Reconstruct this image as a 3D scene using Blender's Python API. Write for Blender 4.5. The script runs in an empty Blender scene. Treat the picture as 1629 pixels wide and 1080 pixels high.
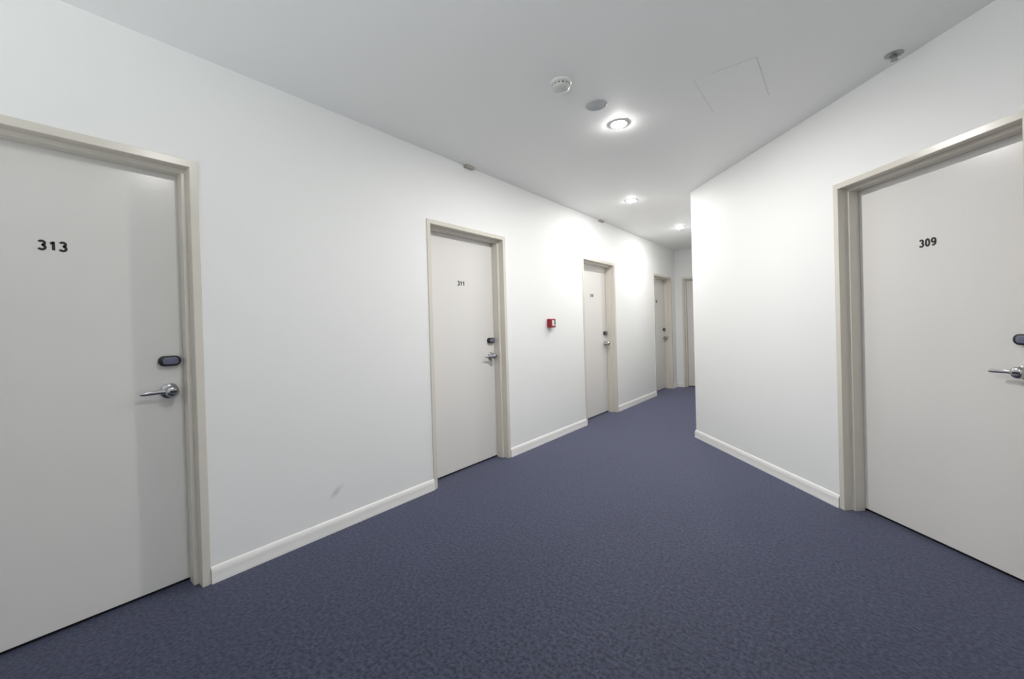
import bpy, bmesh, math
from mathutils import Vector, Matrix

# ------------------------------------------------------------------ camera
sc = bpy.context.scene
COL = sc.collection
YAW, PITCH, ROLL, FPX = 0.6685, 0.0067, -0.0278, 660.0
fwd = Vector((-math.sin(YAW)*math.cos(PITCH), math.cos(YAW)*math.cos(PITCH), -math.sin(PITCH)))
rgt = fwd.cross(Vector((0, 0, 1))).normalized()
upv = rgt.cross(fwd)
cr, sr = math.cos(ROLL), math.sin(ROLL)
rgt, upv = cr*rgt + sr*upv, -sr*rgt + cr*upv
cd = bpy.data.cameras.new('camera')
cam = bpy.data.objects.new('camera', cd)
COL.objects.link(cam)
M = Matrix((rgt, upv, -fwd)).transposed().to_4x4()
M.translation = Vector((2.4894, 0.0, 1.2381))
cam.matrix_world = M
cd.sensor_width = 36.0
cd.lens = FPX/1629.0*36.0
cd.shift_y = -14.83/1629.0
cd.clip_start = 0.02
sc.camera = cam

# ------------------------------------------------------------------ light strengths
L_NEAR, L_CORR, L_OVER = 1080.0, 560.0, 430.0     # strengths of the lit lenses
SKY, HORIZON, CEILING_FILL_LOW, CEILING_FILL_STEEP = 0.6, 0.6, 1.4, 11.5                # invented daylight through the added window; strong low bands brighten the ceiling
LAMP_COLOUR = (1.0, 0.985, 0.965, 1)
DAYLIGHT_COLOUR = (0.93, 0.98, 0.985, 1)

# ------------------------------------------------------------------ world, exposure
w = bpy.data.worlds.new('world')
sc.world = w
w.use_nodes = True
wn = w.node_tree
wc = wn.nodes.new('ShaderNodeTexCoord')
wsep = wn.nodes.new('ShaderNodeSeparateXYZ')
# brightness by elevation: invented bands, strongest below the horizon to lift the ceiling
wr = wn.nodes.new('ShaderNodeMapRange')
wr.inputs['From Min'].default_value = -1.0
wr.inputs['From Max'].default_value = 1.0
ramp = wn.nodes.new('ShaderNodeValToRGB')
ramp.color_ramp.interpolation = 'CONSTANT'
for k, (pos, val) in enumerate(((0.0, 0.0), (0.2, CEILING_FILL_STEEP), (0.33, CEILING_FILL_LOW), (0.43, HORIZON), (0.5, SKY))):
    el = ramp.color_ramp.elements[k] if k < 2 else ramp.color_ramp.elements.new(pos)
    el.position = pos
    el.color = (val/20, val/20, val/20, 1)
wm = wn.nodes.new('ShaderNodeMath'); wm.operation = 'MULTIPLY'
wm.inputs[1].default_value = 20.0
wn.links.new(wc.outputs['Generated'], wsep.inputs[0])
wn.links.new(wsep.outputs['Z'], wr.inputs['Value'])
wn.links.new(wr.outputs['Result'], ramp.inputs['Fac'])
wn.links.new(ramp.outputs['Color'], wm.inputs[0])
wn.links.new(wm.outputs[0], wn.nodes['Background'].inputs[1])
wn.nodes['Background'].inputs[0].default_value = DAYLIGHT_COLOUR
sc.view_settings.view_transform = 'Standard'
sc.view_settings.look = 'None'
sc.view_settings.exposure = 0.13
sc.view_settings.gamma = 1.0
sc.view_settings.use_curve_mapping = False


# ------------------------------------------------------------------ plan of the place (metres)
CEIL = 2.632
Y_END, Y_BACK = 8.28, -2.2
CORNER = Vector((1.258, 4.714))
RA = 0.7577
RD = Vector((math.sin(RA), -math.cos(RA)))      # along the angled wall, away from its corner
RIN = Vector((math.cos(RA), math.sin(RA)))      # into the angled wall
RLEN = 4.6
RFAR = CORNER + RD*RLEN
TH = 0.20                           # wall thickness
FRAME_H = 2.10

# ------------------------------------------------------------------ materials
def new_mat(name):
    m = bpy.data.materials.new(name)
    m.use_nodes = True
    nt = m.node_tree
    return m, nt, nt.nodes['Principled BSDF']

def paint(name, col, rough, bump=0.0, scale=60.0, spec=0.5, metal=0.0):
    m, nt, b = new_mat(name)
    b.inputs['Base Color'].default_value = (*col, 1)
    b.inputs['Roughness'].default_value = rough
    b.inputs['Metallic'].default_value = metal
    b.inputs['Specular IOR Level'].default_value = spec
    if bump:
        tc = nt.nodes.new('ShaderNodeTexCoord')
        n = nt.nodes.new('ShaderNodeTexNoise')
        n.inputs['Scale'].default_value = scale
        n.inputs['Detail'].default_value = 3
        bp = nt.nodes.new('ShaderNodeBump')
        bp.inputs['Strength'].default_value = bump
        bp.inputs['Distance'].default_value = 0.001
        nt.links.new(tc.outputs['Object'], n.inputs['Vector'])
        nt.links.new(n.outputs['Fac'], bp.inputs['Height'])
        nt.links.new(bp.outputs['Normal'], b.inputs['Normal'])
    return m

def wall_paint(name, stain=False):
    m = paint(name, (0.90, 0.905, 0.895), 0.55, 0.25, 90.0, 0.35)
    if stain:                       # one scuffed grey mark low on the wall
        nt = m.node_tree
        b = nt.nodes['Principled BSDF']
        tc = nt.nodes.new('ShaderNodeTexCoord')
        mp = nt.nodes.new('ShaderNodeMapping')
        mp.vector_type = 'TEXTURE'
        mp.inputs['Location'].default_value = (1.335, 0.0, 0.240)
        mp.inputs['Rotation'].default_value = (0, math.radians(-36), 0)
        mp.inputs['Scale'].default_value = (0.075, 1.0, 0.032)
        g = nt.nodes.new('ShaderNodeTexGradient')
        g.gradient_type = 'QUADRATIC_SPHERE'
        n = nt.nodes.new('ShaderNodeTexNoise')
        n.inputs['Scale'].default_value = 35
        mul = nt.nodes.new('ShaderNodeMath'); mul.operation = 'MULTIPLY'
        mx = nt.nodes.new('ShaderNodeMix'); mx.data_type = 'RGBA'
        mx.inputs[6].default_value = (0.90, 0.905, 0.895, 1)
        mx.inputs[7].default_value = (0.20, 0.20, 0.21, 1)
        nt.links.new(tc.outputs['Object'], mp.inputs['Vector'])
        nt.links.new(mp.outputs['Vector'], g.inputs['Vector'])
        nt.links.new(tc.outputs['Object'], n.inputs['Vector'])
        nt.links.new(g.outputs['Fac'], mul.inputs[0])
        nt.links.new(n.outputs['Fac'], mul.inputs[1])
        nt.links.new(mul.outputs[0], mx.inputs[0])
        nt.links.new(mx.outputs[2], b.inputs['Base Color'])
    return m

def carpet_mat():
    m, nt, b = new_mat('navy_loop_carpet')
    b.inputs['Roughness'].default_value = 0.7
    b.inputs['Specular IOR Level'].default_value = 0.25
    b.inputs['Sheen Weight'].default_value = 0.6
    b.inputs['Sheen Roughness'].default_value = 0.45
    b.inputs['Sheen Tint'].default_value = (0.66, 0.69, 1.0, 1)
    tc = nt.nodes.new('ShaderNodeTexCoord')
    def noise(scale, detail, rough=0.6):
        n = nt.nodes.new('ShaderNodeTexNoise')
        n.inputs['Scale'].default_value = scale
        n.inputs['Detail'].default_value = detail
        n.inputs['Roughness'].default_value = rough
        nt.links.new(tc.outputs['Object'], n.inputs['Vector'])
        return n
    fine, mid, big = noise(62, 3, 0.7), noise(20, 3), noise(2.2, 2)
    r1 = nt.nodes.new('ShaderNodeValToRGB')
    r1.color_ramp.elements[0].position = 0.36
    r1.color_ramp.elements[0].color = (0.0015, 0.004, 0.012, 1)
    r1.color_ramp.elements[1].position = 0.66
    r1.color_ramp.elements[1].color = (0.050, 0.057, 0.098, 1)
    nt.links.new(fine.outputs['Fac'], r1.inputs['Fac'])
    def tint(prev, src, lo, hi):
        mr = nt.nodes.new('ShaderNodeMapRange')
        mr.inputs['From Min'].default_value = 0.3
        mr.inputs['From Max'].default_value = 0.7
        mr.inputs['To Min'].default_value = lo
        mr.inputs['To Max'].default_value = hi
        nt.links.new(src.outputs['Fac'], mr.inputs['Value'])
        mx = nt.nodes.new('ShaderNodeVectorMath'); mx.operation = 'SCALE'
        nt.links.new(prev, mx.inputs[0])
        nt.links.new(mr.outputs['Result'], mx.inputs['Scale'])
        return mx.outputs['Vector']
    c = tint(r1.outputs['Color'], mid, 0.86, 1.14)
    c = tint(c, big, 0.93, 1.07)
    nt.links.new(c, b.inputs['Base Color'])
    bp = nt.nodes.new('ShaderNodeBump')
    bp.inputs['Strength'].default_value = 0.5
    bp.inputs['Distance'].default_value = 0.003
    nt.links.new(fine.outputs['Fac'], bp.inputs['Height'])
    nt.links.new(bp.outputs['Normal'], b.inputs['Normal'])
    return m

def lamp_mat(strength):
    m, nt, b = new_mat('lit_lens')
    b.inputs['Base Color'].default_value = (0.9, 0.9, 0.9, 1)
    b.inputs['Emission Color'].default_value = LAMP_COLOUR
    b.inputs['Emission Strength'].default_value = strength
    return m

MAT = {
    'wall': wall_paint('white_wall_paint'),
    'wall_left': wall_paint('white_wall_paint_scuffed', True),
    'ceiling': paint('white_ceiling_paint', (0.93, 0.93, 0.925), 0.6, 0.1, 60, 0.3),
    'trim': paint('cream_trim_gloss', (0.84, 0.83, 0.81), 0.35, 0.05, 25),
    'frame': paint('cream_frame_gloss', (0.73, 0.69, 0.615), 0.26, 0.0, 30),
    'leaf': paint('cream_door_gloss', (0.80, 0.78, 0.755), 0.22, 0.10, 18),
    'carpet': carpet_mat(),
    'plastic_white': paint('white_plastic', (0.80, 0.80, 0.78), 0.4),
    'grille_grey': paint('pale_grey_grille', (0.58, 0.60, 0.61), 0.6),
    'gap': paint('grey_gap', (0.66, 0.66, 0.66), 0.8),
    'dome': paint('shaded_white_plastic', (0.66, 0.66, 0.63), 0.4),  # greyer than the base: the dome's shaded side is put into its colour
    'slot_dark': paint('dark_slot', (0.04, 0.04, 0.04), 0.7),
    'black': paint('black_plastic', (0.012, 0.013, 0.016), 0.35),
    'pad_grey': paint('slate_grey_pad', (0.16, 0.17, 0.24), 0.35, 0.1, 300),
    'digit': paint('black_lettering', (0.008, 0.008, 0.010), 0.4),
    'chrome': paint('satin_chrome', (0.50, 0.50, 0.52), 0.22, metal=1.0),
    'red': paint('red_plastic', (0.30, 0.008, 0.02), 0.35),
    'brass_grey': paint('grey_metal', (0.36, 0.37, 0.36), 0.4, metal=0.6),
    'beige': paint('beige_filler', (0.48, 0.44, 0.40), 0.6),
}

# ------------------------------------------------------------------ mesh helpers
def box(bm, x0, x1, y0, y1, z0, z1):
    v = [bm.verts.new(p) for p in ((x0, y0, z0), (x1, y0, z0), (x1, y1, z0), (x0, y1, z0),
                                   (x0, y0, z1), (x1, y0, z1), (x1, y1, z1), (x0, y1, z1))]
    fs = [bm.faces.new([v[i] for i in f]) for f in
          ((0, 3, 2, 1), (4, 5, 6, 7), (0, 1, 5, 4), (1, 2, 6, 5), (2, 3, 7, 6), (3, 0, 4, 7))]
    return v, fs

def prism(bm, pts, z0, z1):
    a = [bm.verts.new((x, y, z0)) for x, y in pts]
    b = [bm.verts.new((x, y, z1)) for x, y in pts]
    n = len(pts)
    bm.faces.new(list(reversed(a)))
    bm.faces.new(b)
    for i in range(n):
        j = (i+1) % n
        bm.faces.new((a[i], a[j], b[j], b[i]))

def lathe(bm, prof, n=40, axis='z', cx=0.0, cy=0.0, cz=0.0):
    """prof: (radius, height) pairs; spun about z, or about y (height = -y, out of the door)."""
    rings = []
    for r, h in prof:
        ring = []
        if r < 1e-6:
            p = (cx, cy, cz+h) if axis == 'z' else (cx, cy-h, cz)
            ring = [bm.verts.new(p)]
        else:
            for i in range(n):
                a = 2*math.pi*i/n
                if axis == 'z':
                    ring.append(bm.verts.new((cx+r*math.cos(a), cy+r*math.sin(a), cz+h)))
                else:
                    ring.append(bm.verts.new((cx+r*math.cos(a), cy-h, cz+r*math.sin(a))))
        rings.append(ring)
    for A, B in zip(rings, rings[1:]):
        for i in range(n):
            j = (i+1) % n
            if len(A) == 1 and len(B) == 1:
                continue
            if len(A) == 1:
                bm.faces.new((A[0], B[i], B[j]))
            elif len(B) == 1:
                bm.faces.new((A[i], A[j], B[0]))
            else:
                bm.faces.new((A[i], A[j], B[j], B[i]))

def rounded_slab(bm, cx, cz, wd, ht, rad, y0, y1, inset=0.003, seg=8):
    """rounded rectangle in x-z, extruded from y0 (back) to y1 (front, smaller y), softened front rim"""
    def ring(sx, sz, rr, y):
        out = []
        for (qx, qz, a0) in ((1, 1, 0), (-1, 1, 90), (-1, -1, 180), (1, -1, 270)):
            for k in range(seg+1):
                a = math.radians(a0+90*k/seg)
                out.append(bm.verts.new((cx+qx*(sx-rr)+rr*math.cos(a), y, cz+qz*(sz-rr)+rr*math.sin(a))))
        return out
    R = [ring(wd/2, ht/2, rad, y0), ring(wd/2, ht/2, rad, y1+inset),
         ring(wd/2-inset*0.4, ht/2-inset*0.4, rad-inset*0.4, y1+inset*0.35),
         ring(wd/2-inset, ht/2-inset, rad-inset, y1)]
    n = len(R[0])
    for A, B in zip(R, R[1:]):
        for i in range(n):
            j = (i+1) % n
            bm.faces.new((A[i], A[j], B[j], B[i]))
    bm.faces.new(list(reversed(R[0])))
    bm.faces.new(R[-1])

def finish(name, bm, mat, parent=None, smooth=None, bevel=0.0, loc=None, rotz=None):
    bmesh.ops.recalc_face_normals(bm, faces=bm.faces)
    if bevel:
        es = [e for e in bm.edges if len(e.link_faces) == 2 and e.calc_face_angle(0) > 0.6]
        bmesh.ops.bevel(bm, geom=es, offset=bevel, segments=2, affect='EDGES', clamp_overlap=True)
        bmesh.ops.recalc_face_normals(bm, faces=bm.faces)
    me = bpy.data.meshes.new(name)
    bm.to_mesh(me)
    bm.free()
    for m in (mat if isinstance(mat, (list, tuple)) else [mat]):
        me.materials.append(m)
    if smooth is not None:
        me.shade_smooth()
        me.set_sharp_from_angle(angle=math.radians(smooth))
    o = bpy.data.objects.new(name, me)
    COL.objects.link(o)
    if parent:
        o.parent = parent
    if loc is not None:
        o.location = loc
    if rotz is not None:
        o.rotation_euler = (0, 0, rotz)
    return o

def tag(o, label, cat, group=None, kind=None):
    o['label'] = label
    o['category'] = cat
    if group:
        o['group'] = group
    if kind:
        o['kind'] = kind
    return o

def empty(name, loc, rotz=0.0):
    o = bpy.data.objects.new(name, None)
    o.empty_display_size = 0.1
    o.location = loc
    o.rotation_euler = (0, 0, rotz)
    COL.objects.link(o)
    return o

# a wall seen from the room: local x runs to the right, local y into the wall, local z up
FRAMES = {
    'left':  (Vector((0, 0, 0)), math.pi/2),
    'right': (Vector((CORNER.x, CORNER.y, 0)), math.atan2(RD.y, RD.x)),
    'end':   (Vector((0, Y_END, 0)), 0.0),
}
def on_wall(side, s, z=0.0, depth=0.0):
    o, a = FRAMES[side]
    return o + Vector((math.cos(a)*s - math.sin(a)*depth, math.sin(a)*s + math.cos(a)*depth, z)), a

# door positions: (side, left outer edge, width)
DOORS = [('left', 0.667-0.950, 0.950), ('left', 2.121, 0.953), ('left', 4.583, 0.945),
         ('left', 7.085, 0.950), ('right', 1.770, 0.970), ('end', 0.130, 0.950)]
F_FACE, F_STOP, D1, D2 = 0.035, 0.020, 0.050, 0.120     # frame face, stop, first rebate, leaf plane

# ------------------------------------------------------------------ structure
def wall_with_doors(name, side, s0, s1, mat, label):
    bm = bmesh.new()
    holes = sorted((a+0.006, a+wd-0.006) for sd, a, wd in DOORS if sd == side)
    hz = FRAME_H-0.006
    xs = [s0] + [q for h in holes for q in h] + [s1]
    def quad(p):
        bm.faces.new([bm.verts.new(q) for q in p])
    for y, flip in ((0.0, False), (TH, True)):
        for i in range(0, len(xs), 2):
            quad(((xs[i], y, -0.01), (xs[i+1], y, -0.01), (xs[i+1], y, hz), (xs[i], y, hz)))
        quad(((s0, y, hz), (s1, y, hz), (s1, y, CEIL+0.01), (s0, y, CEIL+0.01)))
    for a, b in holes:
        quad(((a, 0, -0.01), (a, TH, -0.01), (a, TH, hz), (a, 0, hz)))
        quad(((b, 0, -0.01), (b, TH, -0.01), (b, TH, hz), (b, 0, hz)))
        quad(((a, 0, hz), (b, 0, hz), (b, TH, hz), (a, TH, hz)))
    for s in (s0, s1):
        quad(((s, 0, -0.01), (s, TH, -0.01), (s, TH, CEIL+0.01), (s, 0, CEIL+0.01)))
    quad(((s0, 0, CEIL+0.01), (s1, 0, CEIL+0.01), (s1, TH, CEIL+0.01), (s0, TH, CEIL+0.01)))
    bmesh.ops.remove_doubles(bm, verts=bm.verts, dist=1e-5)
    o, a = FRAMES[side]
    return tag(finish(name, bm, mat, loc=o, rotz=a), label, 'wall', kind='structure')

outer = [(-0.9, Y_BACK-0.3), (RFAR.x+0.7, Y_BACK-0.3), (RFAR.x+0.7, RFAR.y+0.9),
         (CORNER.x+0.9, CORNER.y+0.9), (CORNER.x+0.9, Y_END+0.7), (-0.9, Y_END+0.7)]
bm = bmesh.new(); prism(bm, outer, -0.08, 0.0)
tag(finish('floor', bm, MAT['carpet']), 'dark navy blue loop carpet covering the whole hallway floor', 'floor', kind='structure')
bm = bmesh.new(); prism(bm, outer, CEIL, CEIL+0.1)
tag(finish('ceiling', bm, MAT['ceiling']), 'smooth flat white plaster ceiling of the hallway', 'ceiling', kind='structure')

wall_with_doors('wall_left', 'left', Y_BACK, Y_END, MAT['wall_left'], 'long white painted wall on the left with four cream doors')
wall_with_doors('wall_right', 'right', 0.0, RLEN, MAT['wall'], 'angled white wall on the right holding door 309')
wall_with_doors('wall_end', 'end', -0.2, CORNER.x+0.2, MAT['wall'], 'short white wall closing the far end of the corridor')
bm = bmesh.new(); prism(bm, [(CORNER.x, CORNER.y), (CORNER.x+0.14, CORNER.y+0.0), (CORNER.x+0.14, Y_END), (CORNER.x, Y_END)], -0.01, CEIL+0.01)
tag(finish('wall_corridor', bm, MAT['wall']), 'white side wall of the narrow corridor behind the angled corner', 'wall', kind='structure')
# unseen back wall; its wide window is added to brighten the ceiling
WX0, WX1, WZ0, WZ1 = 0.7, 3.9, 0.45, 2.35
bm = bmesh.new()
for x0, x1, z0, z1 in ((-0.2, WX0, -0.01, CEIL+0.01), (WX1, RFAR.x+0.15, -0.01, CEIL+0.01), (WX0, WX1, -0.01, WZ0), (WX0, WX1, WZ1, CEIL+0.01)):
    box(bm, x0, x1, Y_BACK-0.15, Y_BACK, z0, z1)
tag(finish('wall_back', bm, MAT['wall']), 'white wall behind the viewpoint with a wide window added for fill light', 'wall', kind='structure')
root = empty('added_window_1', ((WX0+WX1)/2, Y_BACK-0.08, WZ0))
tag(root, 'wide window added for fill light behind the viewpoint, outside the picture', 'window', kind='structure')
bm = bmesh.new()
hw, hh = (WX1-WX0)/2, WZ1-WZ0
for x0, x1, z0, z1 in ((-hw, hw, 0, 0.05), (-hw, hw, hh-0.05, hh), (-hw, -hw+0.05, 0.05, hh-0.05), (hw-0.05, hw, 0.05, hh-0.05), (-0.56, -0.51, 0.05, hh-0.05), (0.51, 0.56, 0.05, hh-0.05)):
    box(bm, x0, x1, -0.025, 0.025, z0, z1)
finish('added_window_frame', bm, MAT['trim'], root)
pl = bpy.data.lights.new('added_window_portal', 'AREA')
pl.shape = 'RECTANGLE'; pl.size = WX1-WX0; pl.size_y = WZ1-WZ0
pl.cycles.is_portal = True
po = bpy.data.objects.new('added_window_portal', pl); COL.objects.link(po)
po.location = ((WX0+WX1)/2, Y_BACK-0.12, (WZ0+WZ1)/2); po.rotation_euler = (math.pi/2, 0, 0)
bm = bmesh.new(); prism(bm, [(RFAR.x, Y_BACK), (RFAR.x+0.15, Y_BACK), (RFAR.x+0.15, RFAR.y+0.1), (RFAR.x, RFAR.y)], -0.01, CEIL+0.01)
tag(finish('wall_far_right', bm, MAT['wall']), 'plain white side wall outside the right edge of the view', 'wall', kind='structure')

# ------------------------------------------------------------------ baseboards
BB = [(0.0, 0.0), (-0.017, 0.0), (-0.017, 0.012), (-0.0145, 0.018), (-0.0155, 0.050),
      (-0.013, 0.064), (-0.008, 0.076), (-0.004, 0.081), (0.0, 0.082)]
def baseboard(name, origin, rotz, s0, s1, label, m0=0.0, m1=0.0):
    bm = bmesh.new()
    a = [bm.verts.new((s0+m0*(-y), y, z)) for y, z in BB]
    b = [bm.verts.new((s1+m1*(-y), y, z)) for y, z in BB]
    bm.faces.new(a); bm.faces.new(list(reversed(b)))
    for i in range(len(BB)-1):
        bm.faces.new((a[i], b[i], b[i+1], a[i+1]))
    return tag(finish(name, bm, MAT['trim'], loc=origin, rotz=rotz, smooth=40), label, 'baseboard', kind='structure')

o, a = FRAMES['left']
for s0, s1, lb in ((Y_BACK, DOORS[0][1], 'white baseboard left of door 313'),
                   (0.667, 2.121, 'long white baseboard between door 313 and door 311'),
                   (3.074, 4.583, 'white baseboard below the red alarm call point'),
                   (5.528, 7.085, 'short white baseboard between the third and fourth left doors'),
                   (8.035, Y_END, 'tiny white baseboard after the farthest left door')):
    baseboard('baseboard_left', o, a, s0+0.001, s1-0.001, lb)
o, a = FRAMES['right']
mit = math.tan((math.pi/2-RA + math.pi/2 - math.pi/2)/2)
baseboard('baseboard_right', o, a, 0.0, 1.769, 'white baseboard from the corner to the frame of door 309', m0=-math.tan(RA/2))
baseboard('baseboard_right', o, a, 2.741, RLEN, 'white baseboard beyond the right side of door 309')
o, a = FRAMES['end']
baseboard('baseboard_end', o, a, 0.018, 0.129, 'tiny white baseboard on the far end wall')
baseboard('baseboard_corridor', Vector((CORNER.x, Y_END, 0)), -math.pi/2, 0.0, Y_END-CORNER.y, 'white baseboard along the hidden corridor side', m1=math.tan(RA/2))

# ------------------------------------------------------------------ doors
def frame_mesh(wd):
    """door frame of pressed metal: face, rebate, stop, rebate — one profile swept round the opening"""
    prof = [(0.0, 0.0), (0.0, -0.006), (0.0015, -0.0075), (F_FACE-0.002, -0.0075), (F_FACE, -0.0055), (F_FACE, D1-0.002),
            (F_FACE+0.002, D1), (F_FACE+F_STOP-0.002, D1), (F_FACE+F_STOP, D1+0.002), (F_FACE+F_STOP, D2-0.002),
            (F_FACE+0.004, D2-0.002), (F_FACE+0.004, TH), (0.0, TH)]
    bm = bmesh.new()
    H = FRAME_H
    paths = []
    for u, y in prof:
        paths.append([bm.verts.new((-wd/2+u, y, 0.0)), bm.verts.new((-wd/2+u, y, H-u)),
                      bm.verts.new((wd/2-u, y, H-u)), bm.verts.new((wd/2-u, y, 0.0))])
    n = len(prof)
    for i in range(n):
        A, B = paths[i], paths[(i+1) % n]
        for k in range(3):
            bm.faces.new((A[k], A[k+1], B[k+1], B[k]))
    bm.faces.new([p[0] for p in paths]); bm.faces.new([p[3] for p in paths])
    return bm

def arc(cx, cz, rx, rz, a0, a1, n=18):
    return [(cx+rx*math.cos(math.radians(a0+(a1-a0)*k/n)), cz+rz*math.sin(math.radians(a0+(a1-a0)*k/n))) for k in range(n+1)]

GLYPHS = {      # centre lines of bold sans numerals in a box 0.62 wide and 1 high
    '0': [arc(0.31, 0.50, 0.20, 0.40, 0, 360, 32)],
    '1': [[(0.36, 0.10), (0.36, 0.90)], [(0.36, 0.88), (0.27, 0.77), (0.15, 0.71)]],
    '3': [arc(0.29, 0.715, 0.185, 0.185, 155, -90) + arc(0.29, 0.315, 0.215, 0.215, 90, -155)],
    '8': [arc(0.31, 0.715, 0.175, 0.185, 0, 360, 28), arc(0.31, 0.315, 0.205, 0.215, 0, 360, 28)],
    '9': [arc(0.31, 0.67, 0.20, 0.23, 0, 360, 28), [(0.51, 0.67)] + arc(0.27, 0.44, 0.24, 0.34, 10, -120, 16)],
}
def digits_mesh(txt, width, height, stroke=0.20):
    bm = bmesh.new()
    adv = 0.68
    total = adv*(len(txt)-1)+0.62
    sx, sz, rr = width/total, height, stroke/2
    y0, y1 = 0.0, -0.0015
    def pt(x, z, y):
        return bm.verts.new(((x-total/2)*sx, y, (z-0.5)*sz))
    for k, ch in enumerate(txt):
        for line in GLYPHS[ch]:
            L, R = [], []
            for i, p in enumerate(line):
                a = line[max(i-1, 0)]; b = line[min(i+1, len(line)-1)]
                t = Vector((b[0]-a[0], b[1]-a[1])).normalized()
                x, z = p[0]+k*adv, p[1]
                L.append((pt(x-t.y*rr, z+t.x*rr, y0), pt(x-t.y*rr, z+t.x*rr, y1)))
                R.append((pt(x+t.y*rr, z-t.x*rr, y0), pt(x+t.y*rr, z-t.x*rr, y1)))
            for i in range(len(line)-1):
                bm.faces.new((L[i][1], L[i+1][1], R[i+1][1], R[i][1]))
                bm.faces.new((L[i][0], L[i+1][0], L[i+1][1], L[i][1]))
                bm.faces.new((R[i][0], R[i+1][0], R[i+1][1], R[i][1]))
            for i in (0, -1):
                bm.faces.new((L[i][0], L[i][1], R[i][1], R[i][0]))
    bmesh.ops.recalc_face_normals(bm, faces=bm.faces)
    me = bpy.data.meshes.new('door_number')
    bm.to_mesh(me)
    bm.free()
    me.materials.append(MAT['digit'])
    return me

def lever_mesh():
    """curved lever: starts at the front of the hub, sweeps left and back towards the leaf"""
    bm = bmesh.new()
    pts = [(0.004, -0.052, 0.0, 0.0085, 0.011), (-0.012, -0.054, 0.0005, 0.0080, 0.011), (-0.028, -0.053, 0.001, 0.0065, 0.0105),
           (-0.045, -0.049, 0.0015, 0.0052, 0.0098), (-0.062, -0.045, 0.001, 0.0045, 0.0092), (-0.080, -0.0435, 0.000, 0.0042, 0.0088),
           (-0.098, -0.0435, -0.001, 0.0040, 0.0085), (-0.112, -0.044, -0.001, 0.0036, 0.0078), (-0.117, -0.0443, -0.001, 0.0018, 0.0045)]
    rings = []
    n = 14
    for i, (x, y, z, ry, rz) in enumerate(pts):
        p0 = pts[max(i-1, 0)]; p1 = pts[min(i+1, len(pts)-1)]
        t = Vector((p1[0]-p0[0], p1[1]-p0[1], 0)).normalized()
        nn = Vector((-t.y, t.x, 0))
        rings.append([bm.verts.new(Vector((x, y, z)) + nn*ry*math.cos(2*math.pi*k/n) + Vector((0, 0, rz*math.sin(2*math.pi*k/n)))) for k in range(n)])
    for A, B in zip(rings, rings[1:]):
        for k in range(n):
            j = (k+1) % n
            bm.faces.new((A[k], A[j], B[j], B[k]))
    bm.faces.new(rings[0]); bm.faces.new(list(reversed(rings[-1])))
    return bm

def make_door(idx, side, s0, wd, number, label, num_w=0.088, num_h=0.045, num_dx=-0.01, lock=True):
    loc, rot = on_wall(side, s0+wd/2)
    root = empty('door_%d' % idx, loc, rot)
    tag(root, label, 'door', kind='structure')
    finish('door_frame', frame_mesh(wd), MAT['frame'], root, smooth=25)
    ow = wd/2-F_FACE-0.006                  # leaf half width, behind the stops
    bm = bmesh.new()
    box(bm, -ow, ow, D2+0.001, D2+0.039, 0.016, FRAME_H-F_FACE-0.006)
    leaf = finish('door_leaf', bm, MAT['leaf'], root, bevel=0.0015)
    bm = bmesh.new()
    box(bm, -ow, ow, D2+0.014, D2+0.030, 0.0005, 0.017)
    finish('gap_shade_strip', bm, MAT['black'], root)  # black strip added under the leaf to block light and darken the gap
    if number:
        me = digits_mesh(number, num_w, num_h)
        d = bpy.data.objects.new('door_number', me)
        COL.objects.link(d); d.parent = root
        d.location = (num_dx, D2+0.001, 1.637)
        d['label'] = 'black numerals on the door leaf'
    if not lock:
        return root
    lx = wd/2-F_FACE-F_STOP-0.056
    # keypad lock: black rounded case with a slate pad of buttons
    bm = bmesh.new(); rounded_slab(bm, 0, 0, 0.086, 0.050, 0.023, 0.0, -0.026, 0.005)
    key = finish('keypad_lock', bm, MAT['black'], root, smooth=35, loc=(lx+0.001, D2+0.001, 1.120))
    bm = bmesh.new(); rounded_slab(bm, 0.002, 0, 0.062, 0.034, 0.013, -0.0262, -0.0275, 0.0006)
    finish('button_pad', bm, MAT['pad_grey'], key, smooth=35)
    bm = bmesh.new()
    for r in (-1, 0, 1):
        for c in range(4):
            lathe(bm, [(0.0032, 0.0275), (0.0030, 0.0285), (0.0, 0.0288)], 12, 'y', 0.002-0.0195+c*0.013, 0, r*0.0095)
    finish('button', bm, MAT['pad_grey'], key, smooth=35)
    # lever set
    bm = bmesh.new()
    lathe(bm, [(0.0, 0.0), (0.036, 0.0), (0.0375, 0.003), (0.036, 0.009), (0.030, 0.014), (0.024, 0.0165), (0.0, 0.0165)], 48, 'y')
    rose = finish('rose', bm, MAT['chrome'], root, smooth=35, loc=(lx-0.002, D2+0.001, 0.972))
    rose['label'] = 'round satin chrome rose behind the lever'
    bm = bmesh.new()
    lathe(bm, [(0.0, 0.012), (0.018, 0.014), (0.0185, 0.030), (0.024, 0.040), (0.0275, 0.050), (0.0265, 0.060), (0.021, 0.0675), (0.012, 0.0705), (0.0, 0.071)], 40, 'y')
    finish('hub', bm, MAT['chrome'], rose, smooth=40)
    finish('lever_handle', lever_mesh(), MAT['chrome'], rose, smooth=50)
    bm = bmesh.new()
    rounded_slab(bm, 0.002, 0.0, 0.028, 0.0110, 0.0052, -0.060, -0.0722, 0.001)
    finish('keyhole', bm, MAT['slot_dark'], rose, smooth=30)
    return root

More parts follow.
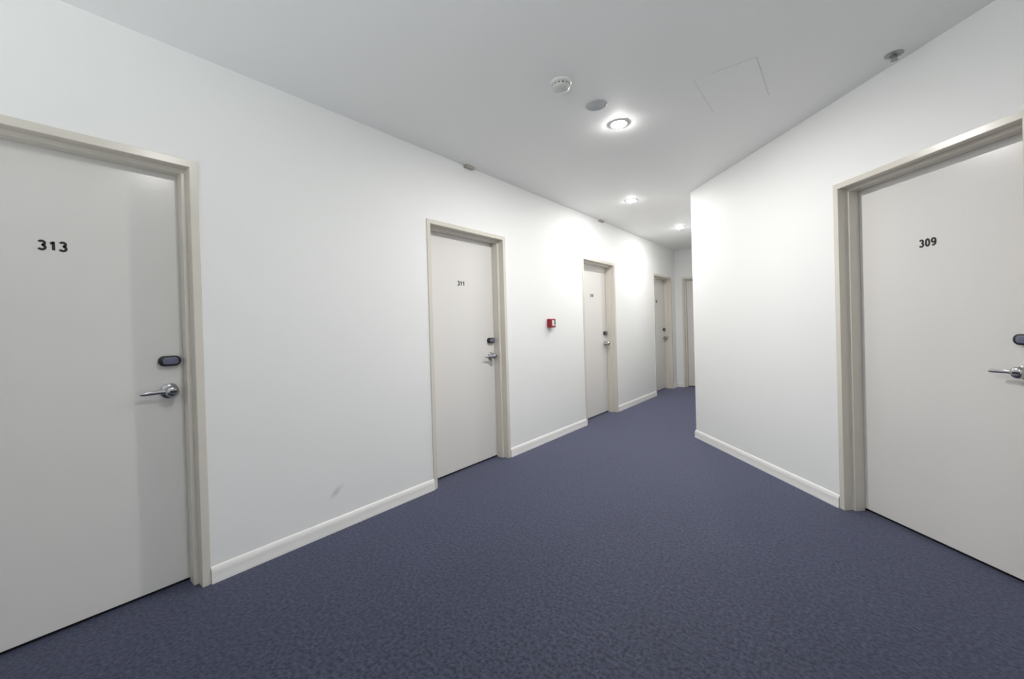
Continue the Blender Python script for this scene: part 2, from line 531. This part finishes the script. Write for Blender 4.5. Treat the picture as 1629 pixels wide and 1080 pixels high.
make_door(1, *DOORS[0], '313', 'cream door numbered 313, nearest on the left, cut off by the photo edge')
make_door(2, *DOORS[1], '311', 'cream door on the left between door 313 and the red call point', num_w=0.092, num_dx=0.002)
make_door(3, *DOORS[2], '310', 'cream door just past the red call point on the left wall', num_w=0.086, num_dx=0.0)
make_door(4, *DOORS[3], '308', 'farthest cream door on the left wall, beside the corridor end', num_w=0.086, num_dx=0.0)
make_door(5, *DOORS[4], '309', 'cream door numbered 309 in the angled right wall', num_w=0.088, num_dx=-0.033)
make_door(6, *DOORS[5], None, 'cream door in the end wall, half hidden by the white corner', lock=False)

# ------------------------------------------------------------------ ceiling downlights
def downlight(x, y, strength, label):
    root = empty('downlight', (x, y, CEIL))
    tag(root, label, 'ceiling light', 'round recessed ceiling downlights')
    bm = bmesh.new()
    lathe(bm, [(0.050, 0.004), (0.0505, -0.004), (0.054, -0.006), (0.062, -0.0045), (0.066, 0.0), (0.066, 0.004)], 48)
    finish('trim_ring', bm, MAT['plastic_white'], root, smooth=40)
    bm = bmesh.new()
    lathe(bm, [(0.0500, -0.001), (0.0488, -0.0063), (0.042, -0.009), (0.028, -0.0105), (0.0, -0.011)], 48)
    finish('lens', bm, lamp_mat(strength), root, smooth=60)
    return root
downlight(1.309, 2.755, L_NEAR, 'brightest glowing white downlight beside the grey round speaker grille')
downlight(0.668, 4.542, L_CORR, 'lit downlight in front of the white corner, second along the ceiling')
downlight(0.675, 6.328, L_CORR, 'smallest lit downlight, deep in the corridor')
downlight(1.620, 0.870, L_OVER, 'lit downlight directly above the viewpoint, outside the picture')

# ------------------------------------------------------------------ other ceiling fittings
root = empty('smoke_detector', (1.262, 2.070, CEIL))
tag(root, 'round white domed smoke detector on the ceiling, nearest of the small fittings', 'smoke detector')
bm = bmesh.new()
lathe(bm, [(0.0, 0.0), (0.060, 0.0), (0.060, -0.008), (0.056, -0.013), (0.050, -0.015), (0.0, -0.015)], 48)
finish('base', bm, MAT['plastic_white'], root, smooth=35)
bm = bmesh.new()
lathe(bm, [(0.040, -0.014), (0.040, -0.026), (0.0, -0.026)], 40)
finish('sensor_slot', bm, MAT['slot_dark'], root, smooth=35)
bm = bmesh.new()
for k in range(12):
    an = 2*math.pi*k/12
    c, s = math.cos(an), math.sin(an)
    vs = [(0.039*c-0.004*s, 0.039*s+0.004*c), (0.039*c+0.004*s, 0.039*s-0.004*c), (0.046*c+0.004*s, 0.046*s-0.004*c), (0.046*c-0.004*s, 0.046*s+0.004*c)]
    prism(bm, vs, -0.0275, -0.0145)
finish('rib', bm, MAT['plastic_white'], root)
bm = bmesh.new()
lathe(bm, [(0.0, -0.025), (0.049, -0.025), (0.050, -0.031), (0.045, -0.040), (0.033, -0.046), (0.016, -0.049), (0.0, -0.0495)], 48)
finish('dome', bm, MAT['dome'], root, smooth=50)

root = empty('ceiling_speaker', (1.303, 2.428, CEIL))
tag(root, 'flat round grey speaker grille on the ceiling beside the brightest downlight', 'speaker')
bm = bmesh.new()
lathe(bm, [(0.058, 0.002), (0.058, -0.003), (0.061, -0.005), (0.067, -0.004), (0.070, 0.0), (0.070, 0.002)], 48)
finish('rim', bm, MAT['grille_grey'], root, smooth=40)
bm = bmesh.new()
prof = [(0.0, -0.002)]
for k in range(1, 15):
    prof.append((k*0.0041, -0.0035 if k % 2 else -0.0015))
lathe(bm, prof, 48)
finish('grille', bm, MAT['grille_grey'], root)

root = empty('access_panel', (2.013, 2.795, CEIL))
tag(root, 'flush white rectangular access panel in the ceiling near the right wall', 'access panel')
bm = bmesh.new()
hx, hy = 0.156, 0.235
box(bm, -hx, hx, -hy, hy, -0.0025, 0.004)
finish('panel', bm, MAT['ceiling'], root, bevel=0.001)
bm = bmesh.new()
g = 0.003
for x0, x1, y0, y1 in ((-hx-g, -hx, -hy-g, hy+g), (hx, hx+g, -hy-g, hy+g), (-hx, hx, -hy-g, -hy), (-hx, hx, hy, hy+g)):
    box(bm, x0, x1, y0, y1, -0.0004, 0.003)
finish('shadow_gap', bm, MAT['gap'], root)

root = empty('sprinkler', (2.742, 3.020, CEIL))
tag(root, 'small grey metal fire sprinkler on the ceiling close to the right wall', 'sprinkler')
bm = bmesh.new()
lathe(bm, [(0.0, 0.0), (0.040, 0.0), (0.040, -0.002), (0.034, -0.006), (0.020, -0.008), (0.018, -0.003), (0.0, -0.003)], 40)
finish('escutcheon', bm, MAT['brass_grey'], root, smooth=35)
bm = bmesh.new()
lathe(bm, [(0.0, -0.002), (0.008, -0.002), (0.008, -0.016), (0.003, -0.018), (0.003, -0.030), (0.0, -0.030)], 20)
for s in (-1, 1):
    box(bm, s*0.009-0.0015, s*0.009+0.0015, -0.002, 0.002, -0.032, -0.010)
finish('body', bm, MAT['brass_grey'], root, smooth=35)
bm = bmesh.new()
n = 24
va = [bm.verts.new(((0.017 if k % 2 else 0.013)*math.cos(2*math.pi*k/n), (0.017 if k % 2 else 0.013)*math.sin(2*math.pi*k/n), -0.031)) for k in range(n)]
vb = [bm.verts.new((v.co.x, v.co.y, -0.033)) for v in va]
bm.faces.new(va); bm.faces.new(list(reversed(vb)))
for k in range(n):
    j = (k+1) % n
    bm.faces.new((va[k], va[j], vb[j], vb[k]))
finish('deflector', bm, MAT['brass_grey'], root)

# small beige blocks where the left wall meets the ceiling
for y, lb in ((2.60, 'small beige block at the wall top above door 311'),
              (5.12, 'small beige block at the wall top beyond the red call point')):
    bm = bmesh.new()
    box(bm, 0.0, 0.035, -0.05, 0.05, -0.022, 0.0)
    tag(finish('wall_block', bm, MAT['beige'], loc=(0, y, CEIL), bevel=0.002), lb, 'block', 'beige blocks at the wall top')

# ------------------------------------------------------------------ fire alarm call point on the left wall
loc, rot = on_wall('left', 3.815, 1.272)
root = empty('fire_alarm_call_point', loc, rot)
tag(root, 'small square red fire alarm call point on the white left wall', 'fire alarm')
bm = bmesh.new(); rounded_slab(bm, 0, 0, 0.094, 0.094, 0.006, 0.0, -0.052, 0.004)
finish('housing', bm, MAT['red'], root, smooth=30)
bm = bmesh.new(); rounded_slab(bm, 0.006, 0.002, 0.062, 0.060, 0.004, -0.0515, -0.0535, 0.001)
finish('glass_plate', bm, MAT['plastic_white'], root, smooth=30)
bm = bmesh.new(); rounded_slab(bm, 0.028, 0.008, 0.018, 0.048, 0.003, -0.0530, -0.0550, 0.0008)
finish('label_strip', bm, MAT['slot_dark'], root, smooth=30)
bm = bmesh.new()
lathe(bm, [(0.0, 0.053), (0.013, 0.053), (0.013, 0.0565), (0.010, 0.0585), (0.0, 0.059)], 28, 'y', -0.006, 0, 0.0)
finish('press_button', bm, MAT['plastic_white'], root, smooth=35)
